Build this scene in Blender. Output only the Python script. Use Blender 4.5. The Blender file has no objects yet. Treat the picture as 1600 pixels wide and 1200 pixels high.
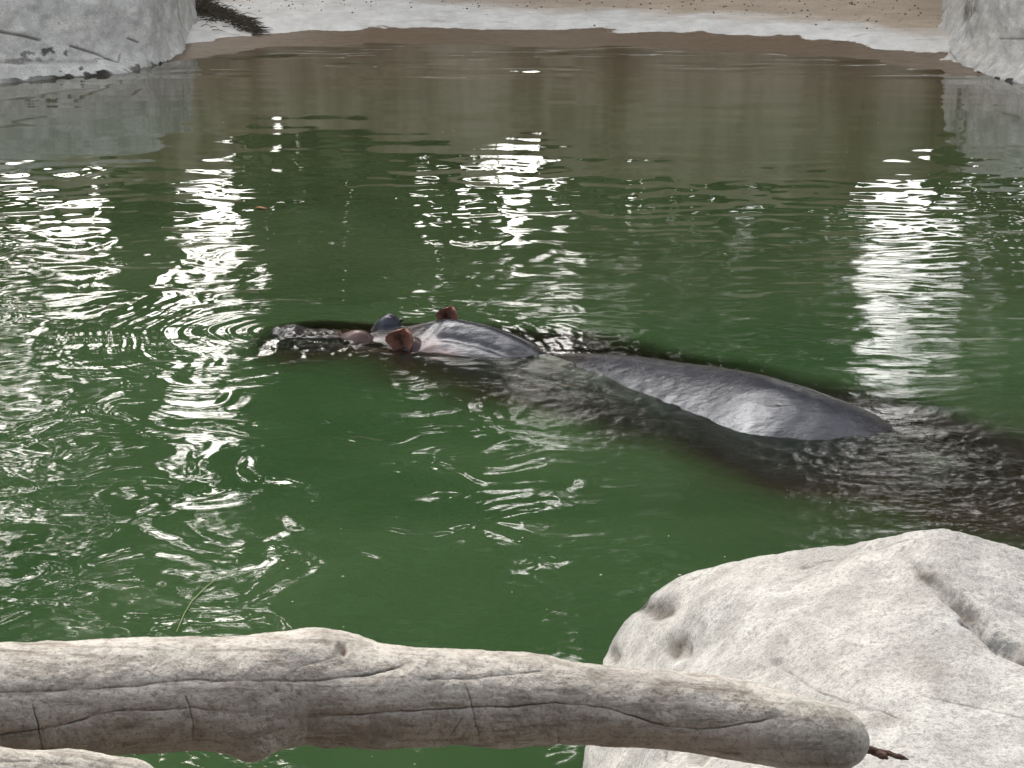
import bpy, math, random
import numpy as np
from mathutils import Vector
from mathutils.bvhtree import BVHTree

# ------------------------------------------------------------------ camera, light
H = 2.0                      # eye height above the water
PITCH = math.radians(18.5)
F = 2600.0                   # focal length in pixels of the 1600 px wide photograph
scn = bpy.context.scene
cam_d = bpy.data.cameras.new('camera'); cam = bpy.data.objects.new('camera', cam_d)
scn.collection.objects.link(cam); scn.camera = cam
cam.location = (0, 0, H); cam.rotation_euler = (math.pi / 2 - PITCH, 0, 0)
cam_d.sensor_width = 36; cam_d.lens = 36 * F / 1600; cam_d.clip_end = 800; cam_d.clip_start = .05

SUN_EL, SUN_AZ = math.radians(48), math.radians(-20)      # azimuth from +Y, negative = left
world = bpy.data.worlds.new('World'); scn.world = world; world.use_nodes = True
wt = world.node_tree; wt.nodes.clear()
sky = wt.nodes.new('ShaderNodeTexSky'); sky.sky_type = 'NISHITA'; sky.sun_disc = False
sky.sun_elevation = SUN_EL; sky.sun_rotation = SUN_AZ; sky.air_density = 1.0; sky.dust_density = 6.0; sky.ozone_density = 1.0
hs = wt.nodes.new('ShaderNodeHueSaturation'); hs.inputs['Saturation'].default_value = .38   # thin overcast
bg = wt.nodes.new('ShaderNodeBackground'); bg.inputs['Strength'].default_value = .15
wo = wt.nodes.new('ShaderNodeOutputWorld')
wt.links.new(sky.outputs[0], hs.inputs['Color']); tint = wt.nodes.new('ShaderNodeMix'); tint.data_type = 'RGBA'; tint.blend_type = 'MULTIPLY'; tint.inputs[0].default_value = 1
wt.links.new(hs.outputs[0], tint.inputs[6]); tint.inputs[7].default_value = (1, .975, .93, 1)
wt.links.new(tint.outputs[2], bg.inputs[0]); wt.links.new(bg.outputs[0], wo.inputs[0])
sd = bpy.data.lights.new('sun', 'SUN'); sd.energy = .5; sd.angle = math.radians(25); sd.color = (1, .95, .87)
sun = bpy.data.objects.new('sun', sd); scn.collection.objects.link(sun)
sdir = Vector((math.sin(SUN_AZ) * math.cos(SUN_EL), math.cos(SUN_AZ) * math.cos(SUN_EL), math.sin(SUN_EL)))
sun.rotation_euler = sdir.to_track_quat('Z', 'Y').to_euler()
scn.view_settings.view_transform = 'Standard'; scn.view_settings.look = 'None'
scn.view_settings.gamma = 1; scn.view_settings.use_curve_mapping = False
scn.view_settings.exposure = 2.12
scn.cycles.max_bounces = 7; scn.cycles.diffuse_bounces = 3; scn.cycles.glossy_bounces = 3
scn.cycles.transmission_bounces = 4

random.seed(7); rng = np.random.default_rng(11)
C = scn.collection

# ------------------------------------------------------------------ helpers
def at(u, v, z=0.0):
    """the place at height z that the photograph shows at pixel u, v"""
    dx = (u - 800) / F; dy = (600 - v) / F
    d = np.array([dx, math.cos(PITCH) + dy * math.sin(PITCH), -math.sin(PITCH) + dy * math.cos(PITCH)])
    return np.array([0, 0, H]) + d * ((z - H) / d[2])

def proj(p):
    """pixel of world points (n,3)"""
    x = p[:, 0]; y = p[:, 1]; z = p[:, 2] - H
    f = y * math.cos(PITCH) - z * math.sin(PITCH)
    up = y * math.sin(PITCH) + z * math.cos(PITCH)
    f = np.maximum(f, .05)
    return 800 + F * x / f, 600 - F * up / f

def _h(ix, iy, iz, s):
    n = (ix.astype(np.int64) * 374761393 + iy.astype(np.int64) * 668265263 + iz.astype(np.int64) * 2147483647 + s * 974634777) & 0xffffffff
    n = ((n ^ (n >> 13)) * 1274126177) & 0xffffffff
    n = ((n ^ (n >> 15)) * 2246822519) & 0xffffffff
    return ((n ^ (n >> 16)) & 0xffff) / 32767.5 - 1.0

def vn2(x, y, s=0):
    """gradient noise in 2-D, about -1..1"""
    ix = np.floor(x); iy = np.floor(y); fx = x - ix; fy = y - iy
    wx = fx * fx * fx * (fx * (fx * 6 - 15) + 10); wy = fy * fy * fy * (fy * (fy * 6 - 15) + 10)
    z = np.zeros_like(ix)
    def g(a, b):
        t = _h(ix + a, iy + b, z, s) * math.pi
        return np.cos(t) * (fx - a) + np.sin(t) * (fy - b)
    return 1.5 * ((g(0, 0) * (1 - wx) + g(1, 0) * wx) * (1 - wy) + (g(0, 1) * (1 - wx) + g(1, 1) * wx) * wy)

def vn3(p, s=0):
    x, y, z = p[:, 0], p[:, 1], p[:, 2]
    ix = np.floor(x); iy = np.floor(y); iz = np.floor(z); fx = x - ix; fy = y - iy; fz = z - iz
    wx = fx * fx * (3 - 2 * fx); wy = fy * fy * (3 - 2 * fy); wz = fz * fz * (3 - 2 * fz)
    r = 0
    for a in (0, 1):
        for b in (0, 1):
            for c in (0, 1):
                r = r + _h(ix + a, iy + b, iz + c, s) * (wx if a else 1 - wx) * (wy if b else 1 - wy) * (wz if c else 1 - wz)
    return r

def fbm3(p, sc, oct=4, s=0, rough=.5):
    r = 0; a = 1
    for o in range(oct):
        r = r + a * vn3(p * sc + 17.3 * o, s + o); sc *= 2.03; a *= rough
    return r

def sstep(a, b, x):
    t = np.clip((x - a) / (b - a), 0, 1); return t * t * (3 - 2 * t)

def mesh_obj(name, verts, faces, mat, parent=None, smooth=True, attrs=None):
    me = bpy.data.meshes.new(name)
    verts = np.asarray(verts, dtype=np.float32); faces = np.asarray(faces, dtype=np.int32)
    nv, nf, k = len(verts), len(faces), faces.shape[1]
    me.vertices.add(nv); me.vertices.foreach_set('co', verts.ravel())
    me.loops.add(nf * k); me.loops.foreach_set('vertex_index', faces.ravel())
    me.polygons.add(nf); me.polygons.foreach_set('loop_start', np.arange(0, nf * k, k, dtype=np.int32))
    me.polygons.foreach_set('loop_total', np.full(nf, k, dtype=np.int32))
    me.polygons.foreach_set('use_smooth', np.full(nf, smooth, dtype=bool))
    me.update(calc_edges=True)
    for a, val in (attrs or {}).items():
        at_ = me.attributes.new(a, 'FLOAT', 'POINT'); at_.data.foreach_set('value', np.asarray(val, dtype=np.float32))
    me.materials.append(mat)
    o = bpy.data.objects.new(name, me); C.objects.link(o)
    if parent: o.parent = parent
    return o

def grid_faces(nr, nc, wrap=False):
    i = np.arange(nr - 1)[:, None] * nc
    if wrap:
        j = np.arange(nc)[None, :]; j2 = (j + 1) % nc
    else:
        j = np.arange(nc - 1)[None, :]; j2 = j + 1
    return np.stack([i + j, i + j2, i + nc + j2, i + nc + j], -1).reshape(-1, 4)

def grid_normals(V):
    du = np.gradient(V, axis=0); dv = np.gradient(V, axis=1)
    n = np.cross(du, dv); return n / np.maximum(np.linalg.norm(n, axis=2, keepdims=True), 1e-9)

def tag(o, label=None, cat=None, group=None, kind=None):
    for k, v in (('label', label), ('category', cat), ('group', group), ('kind', kind)):
        if v: o[k] = v
    return o

def poly_dist(u, v, pts):
    """distance of pixels u, v to a polyline, and the nearest arc fraction"""
    best = np.full(u.shape, 1e9); fr = np.zeros(u.shape); n = len(pts) - 1
    for k in range(n):
        ax, ay = pts[k]; bx, by = pts[k + 1]; dx, dy = bx - ax, by - ay
        t = np.clip(((u - ax) * dx + (v - ay) * dy) / (dx * dx + dy * dy), 0, 1)
        d = np.hypot(u - ax - t * dx, v - ay - t * dy); m = d < best
        best = np.where(m, d, best); fr = np.where(m, (k + t) / n, fr)
    return best, fr

def tube(pts, rad, nseg=8):
    pts = np.asarray(pts, float); n = len(pts); rad = np.broadcast_to(np.asarray(rad, float), (n,))
    T = np.gradient(pts, axis=0); T /= np.linalg.norm(T, axis=1, keepdims=True)
    ref = np.array([0, 0, 1.0]) if abs(T[:, 2]).max() < .9 else np.array([1.0, 0, 0])
    A = np.cross(T, ref); A /= np.linalg.norm(A, axis=1, keepdims=True); B = np.cross(A, T)
    a = np.arange(nseg) / nseg * 2 * math.pi
    V = pts[:, None] + rad[:, None, None] * (np.cos(a)[None, :, None] * A[:, None] + np.sin(a)[None, :, None] * B[:, None])
    return V, T, A, B

# ------------------------------------------------------------------ material helper
class Mat:
    def __init__(s, name):
        s.m = bpy.data.materials.new(name); s.m.use_nodes = True; s.t = s.m.node_tree; s.t.nodes.clear()
        s.out = s.t.nodes.new('ShaderNodeOutputMaterial')
        s.geo = s.t.nodes.new('ShaderNodeNewGeometry')
    def n(s, kind, **kw):
        nd = s.t.nodes.new(kind)
        for k, v in kw.items():
            if k.startswith('_'): setattr(nd, k[1:], v)
            else: s.set(nd.inputs[k.replace('__', ' ')], v)
        return nd
    def set(s, inp, v):
        if isinstance(v, bpy.types.NodeSocket): s.t.links.new(v, inp)
        else: inp.default_value = v
    def attr(s, name): return s.n('ShaderNodeAttribute', _attribute_name=name).outputs['Fac']
    def pos(s, scale=(1, 1, 1)):
        v = s.n('ShaderNodeVectorMath', _operation='MULTIPLY'); s.set(v.inputs[0], s.geo.outputs['Position']); v.inputs[1].default_value = scale
        return v.outputs[0]
    def noise(s, scale, detail=4, rough=.5, vec=None, dist=0):
        nd = s.n('ShaderNodeTexNoise', Vector=vec or s.pos(), Scale=scale, Detail=detail, Roughness=rough, Distortion=dist)
        return nd.outputs['Fac']
    def ramp(s, fac, stops):
        r = s.n('ShaderNodeValToRGB', Fac=fac); el = r.color_ramp.elements
        while len(el) > 1: el.remove(el[-1])
        for i, (p, c) in enumerate(stops):
            e = el[0] if i == 0 else el.new(p); e.position = p
            e.color = (c[0], c[1], c[2], 1) if isinstance(c, (tuple, list)) else (c, c, c, 1)
        return r.outputs['Color']
    def mix(s, fac, a, b, mode='MIX'):
        m = s.n('ShaderNodeMix', _data_type='RGBA', _blend_type=mode)
        s.set(m.inputs[0], fac)
        for i, c in ((6, a), (7, b)):
            s.set(m.inputs[i], c if isinstance(c, bpy.types.NodeSocket) else (*c, 1))
        return m.outputs[2]
    def math(s, op, a, b=0.0, clamp=False):
        m = s.n('ShaderNodeMath', _operation=op); m.use_clamp = clamp; s.set(m.inputs[0], a); s.set(m.inputs[1], b); return m.outputs[0]
    def bump(s, h, strength, dist, normal=None):
        b = s.n('ShaderNodeBump', Height=h, Strength=strength, Distance=dist)
        if normal: s.set(b.inputs['Normal'], normal)
        return b.outputs[0]
    def principled(s, color, rough=.8, normal=None, spec=.5, **kw):
        p = s.n('ShaderNodeBsdfPrincipled', Roughness=rough)
        s.set(p.inputs['Base Color'], color if isinstance(color, bpy.types.NodeSocket) else (*color, 1))
        p.inputs['Specular IOR Level'].default_value = spec
        if normal: s.set(p.inputs['Normal'], normal)
        s.t.links.new(p.outputs[0], s.out.inputs['Surface']); return p

def mat_concrete(name, base, warm, dark, attrs=('stain', 'moss')):
    """sprayed concrete rock: mottled, grainy, with stains carried by mesh attributes"""
    M = Mat(name)
    big = M.noise(2.2, 5, .6); mid = M.noise(9, 6, .65); fine = M.noise(90, 5, .7); grit = M.noise(330, 2, .6)
    c = M.mix(M.ramp(big, [(.35, 0), (.65, 1)]), base, warm)
    c = M.mix(M.ramp(mid, [(.42, .8), (.62, 0)]), c, dark)
    c = M.mix(M.ramp(fine, [(.3, .8), (.52, 0)]), c, tuple(x * .5 for x in dark))
    c = M.mix(M.ramp(M.noise(190, 4, .75), [(.36, .65), (.48, 0)]), c, tuple(x * .6 for x in dark))
    c = M.mix(M.ramp(grit, [(.50, 0), (.72, .35)]), c, (.72, .72, .7))
    c = M.mix(M.math('MULTIPLY', M.attr('stain'), M.ramp(M.noise(38, 5, .7), [(.30, 1), (.68, .45)])), c, (.085, .07, .052))
    c = M.mix(M.attr('crack'), c, (.035, .03, .025))
    c = M.mix(M.attr('moss'), c, (.028, .026, .022))
    h = M.math('ADD', M.math('MULTIPLY', fine, .7), M.math('ADD', M.math('MULTIPLY', grit, .22), M.math('MULTIPLY', mid, 1.2)))
    M.principled(c, .9, M.bump(h, .42, .011), spec=.25)
    return M.m

# ------------------------------------------------------------------ the surroundings (light and reflections)
SHORE = np.array([at(u, v)[:2] for u, v in ((200, 100), (305, 92), (380, 80), (480, 73), (600, 68), (800, 71), (1000, 75), (1200, 82), (1350, 95), (1440, 107), (1500, 118))])
def shore_y(x): return np.interp(x, SHORE[:, 0], SHORE[:, 1])
def beach_z(x, y):
    d = y - shore_y(x) + .05 * vn2(x * 1.7, y * 1.2, 3)
    z = np.interp(d, [-12, -8, -1.6, 0, .9, 1.5, 2.0, 3.2, 9], [-1.9, -1.6, -.28, 0, .055, .115, .135, .15, .5])
    return z + .012 * vn2(x * 2.3, y * 2.1, 5) * sstep(.2, 1, d)

M = Mat('wet_and_dry_beach')
P = M.pos(); sep = M.n('ShaderNodeSeparateXYZ', Vector=P)
d_attr = M.math('ADD', M.attr('shore'), M.math('MULTIPLY', M.math('SUBTRACT', M.noise(2.0, 7, .6), .5), 1.0))
tan = M.mix(M.ramp(M.noise(2.5, 6, .6), [(.35, 0), (.7, 1)]), (.46, .38, .29), (.36, .29, .22))
tan = M.mix(M.ramp(M.noise(60, 4, .7), [(.3, .7), (.45, 0)]), tan, (.12, .09, .06))
conc = M.mix(M.ramp(M.noise(5, 6, .65, vec=M.pos((1, .5, 1))), [(.38, 0), (.62, 1)]), (.54, .53, .50), (.68, .665, .63))
conc = M.mix(M.ramp(M.noise(70, 4, .7), [(.28, .6), (.42, 0)]), conc, (.2, .17, .14))
wet = M.mix(M.ramp(M.noise(9, 5, .65), [(.35, 0), (.65, 1)]), (.105, .072, .045), (.155, .112, .074))
c = M.mix(M.ramp(M.math('MULTIPLY', d_attr, .2), [(.176, 0), (.182, 1)]), wet, conc)
dry = M.math('ADD', M.attr('dry'), M.math('MULTIPLY', M.math('SUBTRACT', M.noise(2.4, 7, .68, vec=M.pos((.6, 1, 1))), .5), 2.6))
c = M.mix(M.ramp(M.math('MULTIPLY', dry, .2), [(.31, 0), (.50, 1)]), c, tan)
c = M.mix(M.ramp(M.noise(7, 7, .75, vec=M.pos((.35, 1, 1))), [(.30, .55), (.44, 0)]), c, (.16, .13, .10))
rg = M.ramp(M.math('MULTIPLY', d_attr, .2), [(.17, .38), (.185, .9)])
hh = M.math('ADD', M.noise(60, 5, .7), M.math('MULTIPLY', M.noise(9, 4), 2.0))
M.principled(c, rg, M.bump(hh, .5, .012), spec=.3)
mat_beach = M.m

def build_ground():
    xs = np.concatenate([np.linspace(-60, -6.5, 30), np.linspace(-6.4, 6.4, 420), np.linspace(6.5, 60, 30)])
    ys = np.concatenate([np.linspace(-40, 9, 40), np.linspace(9.2, 14.8, 60), np.linspace(14.85, 20, 240), np.linspace(20.4, 60, 30)])
    Y, X = np.meshgrid(ys, xs, indexing='ij')
    Z = beach_z(X, Y)
    Z = np.where(Y < 1.6, -1.6 + 1.9 * sstep(1.8, 1.2, Y), Z)
    V = np.stack([X, Y, Z], -1).reshape(-1, 3)
    o = mesh_obj('ground', V, grid_faces(len(ys), len(xs)), mat_beach, attrs={'shore': (Y - shore_y(X)).ravel(), 'dry': (Y - shore_y(X) - 1.9 * sstep(.6, -2.6, X)).ravel()})
    tag(o, kind='structure')
build_ground()

M = Mat('mud_wall'); c = M.mix(M.ramp(M.noise(1.0, 4, .6, vec=M.pos((1, 1, .12))), [(.38, 0), (.60, 1)]), (.16, .11, .07), (.36, .31, .235))
M.principled(c, .9, M.bump(M.noise(6, 5), .6, .05)); mat_mud = M.m
M = Mat('dark_timber'); M.principled(M.mix(M.noise(3, 4), (.06, .05, .04), (.11, .09, .07)), .85); mat_timber = M.m
M = Mat('tree_leaves'); M.principled(M.mix(M.noise(1.3, 3), (.05, .075, .028), (.12, .14, .07)), .6, spec=.3); mat_leaf = M.m

def box(name, x0, x1, y0, y1, z0, z1, mat, nx=1):
    V = np.array([(x, y, z) for z in (z0, z1) for y in (y0, y1) for x in (x0, x1)], float)
    Fc = [(0, 2, 3, 1), (4, 5, 7, 6), (0, 1, 5, 4), (1, 3, 7, 5), (3, 2, 6, 7), (2, 0, 4, 6)]
    return mesh_obj(name, V, Fc, mat, smooth=False)

def bank_wall(name, pts, z0, tops, mat, thick=.5):
    xs = np.linspace(pts[0][0], pts[-1][0], 160); ys = np.interp(xs, [p[0] for p in pts], [p[1] for p in pts])
    zt = np.interp(xs, [p[0] for p in pts], tops) + .45 * vn2(xs * .9, xs * 0 + .5, 4) * sstep(-4.5, -3, xs) + .22 * vn2(xs * 3.1, xs * 0 + .3, 6)
    t = np.linspace(0, 1, 30)
    rows = []
    for k in t: rows.append(np.stack([xs, ys + .25 * k + .1 * vn2(xs * 2, k * 3 + xs * 0, 9), z0 + (zt - z0) * k], -1))
    rows.append(np.stack([xs, ys + thick + .3, zt], -1)); rows.append(np.stack([xs, ys + thick + .3, zt * 0 + z0], -1))
    V = np.stack(rows); return mesh_obj(name, V.reshape(-1, 3), grid_faces(V.shape[0], V.shape[1])[:, ::-1], mat)
tag(bank_wall('earth_bank', [(-16, 22), (-5.2, 21), (-4.0, 20.8), (-3.3, 20.6), (.9, 20.6), (5.1, 20.6), (5.5, 21), (16, 22)], 0, [2.3, 2.35, 2.4, 1.3, 2.3, 2.6, 2.05, 2.3], mat_mud), kind='structure')

def leaf_block(blocks, size):
    """crowns: leaf-sized quads through the volume of the blocks (x0,x1,y0,y1,z0,z1,count)"""
    out = []
    for x0, x1, y0, y1, z0, z1, n in blocks:
        p = rng.random((n * 2, 3)) * [x1 - x0, y1 - y0, z1 - z0] + [x0, y0, z0]
        dens = vn3(p * .9, 3) + .5 * vn3(p * 2.3, 8)
        ex = np.minimum(np.minimum(p[:, 0] - x0, x1 - p[:, 0]), np.minimum(p[:, 2] - z0, z1 - p[:, 2]))
        p = p[(dens > -.55 + .5 * (ex < .35))][:n]; out.append(p)
    p = np.concatenate(out); n = len(p)
    a = rng.normal(size=(n, 3)); a /= np.linalg.norm(a, axis=1, keepdims=True)
    b = np.cross(a, rng.normal(size=(n, 3))); b /= np.linalg.norm(b, axis=1, keepdims=True)
    s = (size * rng.uniform(.6, 1.3, n))[:, None]
    V = np.stack([p - a * s, p + b * s * .5, p + a * s, p - b * s * .5], 1).reshape(-1, 3)
    return V, np.arange(n * 4).reshape(-1, 4)
LB = [(-16, -9.0, 22, 25, .5, 22, 14000), (-9, -5.6, 22, 24, 8.5, 22, 6500), (-9, -5.6, 22, 24, 1.0, 5.0, 900), (-5.75, -4.75, 22, 23, 1, 21, 5500),
      (-4.75, -4.0, 22, 24, 2.0, 9, 170), (-4.75, -3.9, 22, 24, 9, 22, 2000), (-4.0, -1.4, 22, 25, .2, 22, 12500), (-1.5, .8, 22, 23, .2, 2.4, 2600), (-1.5, .6, 22, 24, 4.6, 22, 8000), (-1.5, .8, 22, 23, 2, 4.6, 520),
      (.6, 5.15, 22, 25, 1.5, 22, 13500), (5.1, 6.7, 22, 24, 2, 6.5, 240), (5.1, 6.7, 22, 24, 6.5, 22, 6000), (6.5, 16, 22, 25, 1, 22, 22000),
      (-17, -12, 5, 22, 1, 9, 10000), (12, 17, 5, 22, 1, 9, 10000), (-11, 12, 3, 12, 13, 16, 8500)]  # side belts and overhead canopy: unseen, added to cut the sky light
LB = [b for b in LB if b[-1] > 1200]
V, Fc = leaf_block(LB, .26)
V2, F2 = leaf_block([(-9.5, -5.6, 22, 24, 1.0, 9.5, 330), (-4.8, -3.95, 22, 24, 2.0, 14, 34), (-1.5, .8, 22, 23, 2.2, 4.7, 62), (5.1, 6.7, 22, 24, 2, 7, 24)], .62)
F2 = F2 + len(V); V = np.concatenate([V, V2]); Fc = np.concatenate([Fc, F2])
tag(mesh_obj('trees_and_sky_blockers', V, Fc, mat_leaf, smooth=False), 'dark green trees beyond the pool, mirrored in the water, plus unseen leaf blocks added to dim the sky', 'trees', kind='stuff')
# unseen roof and wall over and behind the viewer, added to block sky light
tag(box('sky_blocker_roof', -9, 9, -6, .2, 3.6, 3.8, mat_timber), kind='structure')
tag(box('sky_blocker_wall', -9, 9, -6.3, -6.02, -1, 3.5, mat_timber), kind='structure')

# ------------------------------------------------------------------ rock walls of the pool
mat_wall = mat_concrete('wall_concrete', (.68, .675, .64), (.62, .585, .53), (.42, .41, .385))

def rock_wall(name, curve, height, flare, seed, feature):
    curve = np.array(curve, float)
    seg = np.r_[0, np.cumsum(np.hypot(*np.diff(curve, axis=0).T))]
    s = np.linspace(0, seg[-1], 700)
    # smooth the corner points a little
    cx = np.interp(s, seg, curve[:, 0]); cy = np.interp(s, seg, curve[:, 1])
    k = np.hanning(41); k /= k.sum()
    cx = np.convolve(np.pad(cx, 20, 'edge'), k, 'valid'); cy = np.convolve(np.pad(cy, 20, 'edge'), k, 'valid')
    tx = np.gradient(cx); ty = np.gradient(cy); l = np.hypot(tx, ty); nx, ny = ty / l, -tx / l     # towards the pool
    hs_ = height(cx)
    rows = []
    zs = np.concatenate([np.linspace(-.5, -.02, 8), np.linspace(0, 1, 130)])
    for q in zs:
        z = hs_ * q if q > 0 else q + 0 * cx
        off = flare(cx) * np.exp(-np.maximum(z, -.1) / .13) - .10 * np.maximum(z, 0) - .25 * sstep(.8, 1.0, q) ** 2 * 0
        rows.append(np.stack([cx + nx * off, cy + ny * off, z], -1))
    for q in np.linspace(.1, 1, 24):                                   # rounded top running back
        back = -.1 * hs_ - .25 * math.sin(q * math.pi / 2) - 1.6 * q * q
        rows.append(np.stack([cx + nx * back, cy + ny * back, hs_ + .08 * math.sin(q * math.pi / 2) + .06 * q], -1))
    V = np.stack(rows); N = grid_normals(V); sh = V.shape
    if (N[60, 350] @ np.array([nx[350], ny[350], 0])) < 0: N = -N; flip = True
    else: flip = False
    p = V.reshape(-1, 3); n = N.reshape(-1, 3)
    disp = .045 * fbm3(p, 1.6, 3, seed) + .016 * fbm3(p, 7, 4, seed + 5)
    p = p + n * disp[:, None]
    u, v = proj(p)
    dsp, at_ = feature(p, u, v, n)
    p = p + n * dsp[:, None]
    Fc = grid_faces(sh[0], sh[1])
    if flip: Fc = Fc[:, ::-1]
    return mesh_obj(name, p, Fc, mat_wall, attrs=at_)

def water_moss(p, seed, amt=1.0):
    nn = vn3(p * [16, 16, 26], seed) + .6 * vn3(p * [30, 30, 60], seed + 2)
    patch = sstep(-.15, .35, vn3(p * [4, 4, .1], seed + 4))
    return amt * sstep(.0, .15, nn + .15 * patch - .12 - (p[:, 2] - .004) * 32) * (.7 + .3 * patch)

def left_feat(p, u, v, n):
    d = np.zeros(len(p)); crack = np.zeros(len(p))
    for pts, w, dep in (([(-60, 40), (0, 50), (35, 56), (62, 63)], 2.2, .02), ([(110, 72), (150, 84), (183, 98)], 1.8, .014), ([(200, 60), (216, 66)], 1.6, .01), ([(185, 97), (188, 84)], 1.2, .008)):
        q, f = poly_dist(u, v, pts); g = np.exp(-(q / w) ** 2); d -= dep * g; crack = np.maximum(crack, g * .75)
    # a smooth apron under a shelf line
    line = np.interp(u, [-100, 0, 60, 110, 150, 190, 230, 300], [100, 101, 100, 98, 93, 99, 96, 90])
    d += .035 * sstep(-3, 5, v - line) * (u < 215)
    nn = vn3(p * 26, 51) + .7 * vn3(p * 60, 52)
    m = np.zeros(len(p))
    for cu, cv, ru, rv, k in ((75, 80, 11, 8, 1), (43, 84, 13, 6, .8), (104, 83, 4, 6, .9), (123, 108, 4, 6, 1), (50, 93, 40, 4, .55), (20, 98, 16, 4, .5), (92, 37, 4, 3, .6), (160, 92, 14, 3, .5)):
        q = ((u - cu) / ru) ** 2 + ((v - cv) / rv) ** 2
        m = np.maximum(m, k * sstep(.25, .5, nn + .9 - q))
    moss = np.maximum(m * .85, water_moss(p, 60) * sstep(-30, 30, u))
    stain = .55 * np.exp(-((v - 97) / 5) ** 2) * (u < 150) + .45 * sstep(.2, .8, vn3(p * [5, 5, .8], 70)) * sstep(0, .6, 1 - abs(u - 265) / 60)
    return d, {'moss': moss, 'stain': np.clip(stain, 0, 1), 'crack': crack}

def right_feat(p, u, v, n):
    q = vn3(p * [7, 7, .6], 81) + .5 * vn3(p * [18, 18, 1.5], 82)
    d = .03 * q
    d += .02 * vn3(p * [14, 14, 9], 84) * sstep(.35, .0, p[:, 2])
    stain = np.zeros(len(p))
    for cu, w, v0 in ((1511, 5, 48), (1526, 4, 46), (1518, 2, 60), (1470, 3, 30)):
        wob = cu + 3 * vn3(p * [3, 3, 7], 90)
        stain = np.maximum(stain, np.exp(-((u - wob) / w) ** 2) * sstep(v0 + 25, v0 - 25, v) * (.45 + .55 * sstep(-.3, .3, vn3(p * [10, 10, 20], 91))))
    stain = np.maximum(stain, .3 * sstep(.3, .9, vn3(p * [9, 9, .9], 93)))
    crack = np.zeros(len(p))
    for pts, w in (([(1560, 60), (1580, 62), (1606, 61)], 1.4), ([(1440, 40), (1475, 70), (1500, 100)], 1.5), ([(1480, 62), (1462, 52)], 1.2)):
        qd, f = poly_dist(u, v, pts); g = np.exp(-(qd / w) ** 2); d -= .01 * g; crack = np.maximum(crack, .5 * g)
    red = water_moss(p, 95, 1)
    return d, {'moss': red, 'stain': np.clip(stain, 0, 1), 'crack': crack}

WL = [(-9, 13.3), (-5.5, 13.55), (-4.25, 13.85), (-3.55, 14.4), (-3.22, 15.0), (-3.10, 15.9), (-3.16, 16.8), (-3.4, 18), (-3.8, 20.5)]
wl = rock_wall('rock_wall', WL, lambda x: .74 + .05 * np.sin(x * 3) + .04 * np.sin(x * 7.3), lambda x: .10 + 0 * x, 20, left_feat)
tag(wl, 'grey white concrete rock wall at the upper left with dark moss spots along the waterline', 'wall')
WR = [(5.2, 20.5), (4.75, 18.6), (4.50, 17.5), (4.22, 16.3), (4.08, 15.3), (4.12, 14.5), (4.45, 13.75), (5.5, 13.2), (9, 12.8)]
wr = rock_wall('rock_wall', WR, lambda x: .98 + .06 * np.sin(x * 4), lambda x: .22 + 0 * x, 33, right_feat)
tag(wr, 'pale concrete rock wall at the upper right with dark drip streaks', 'wall')

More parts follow.
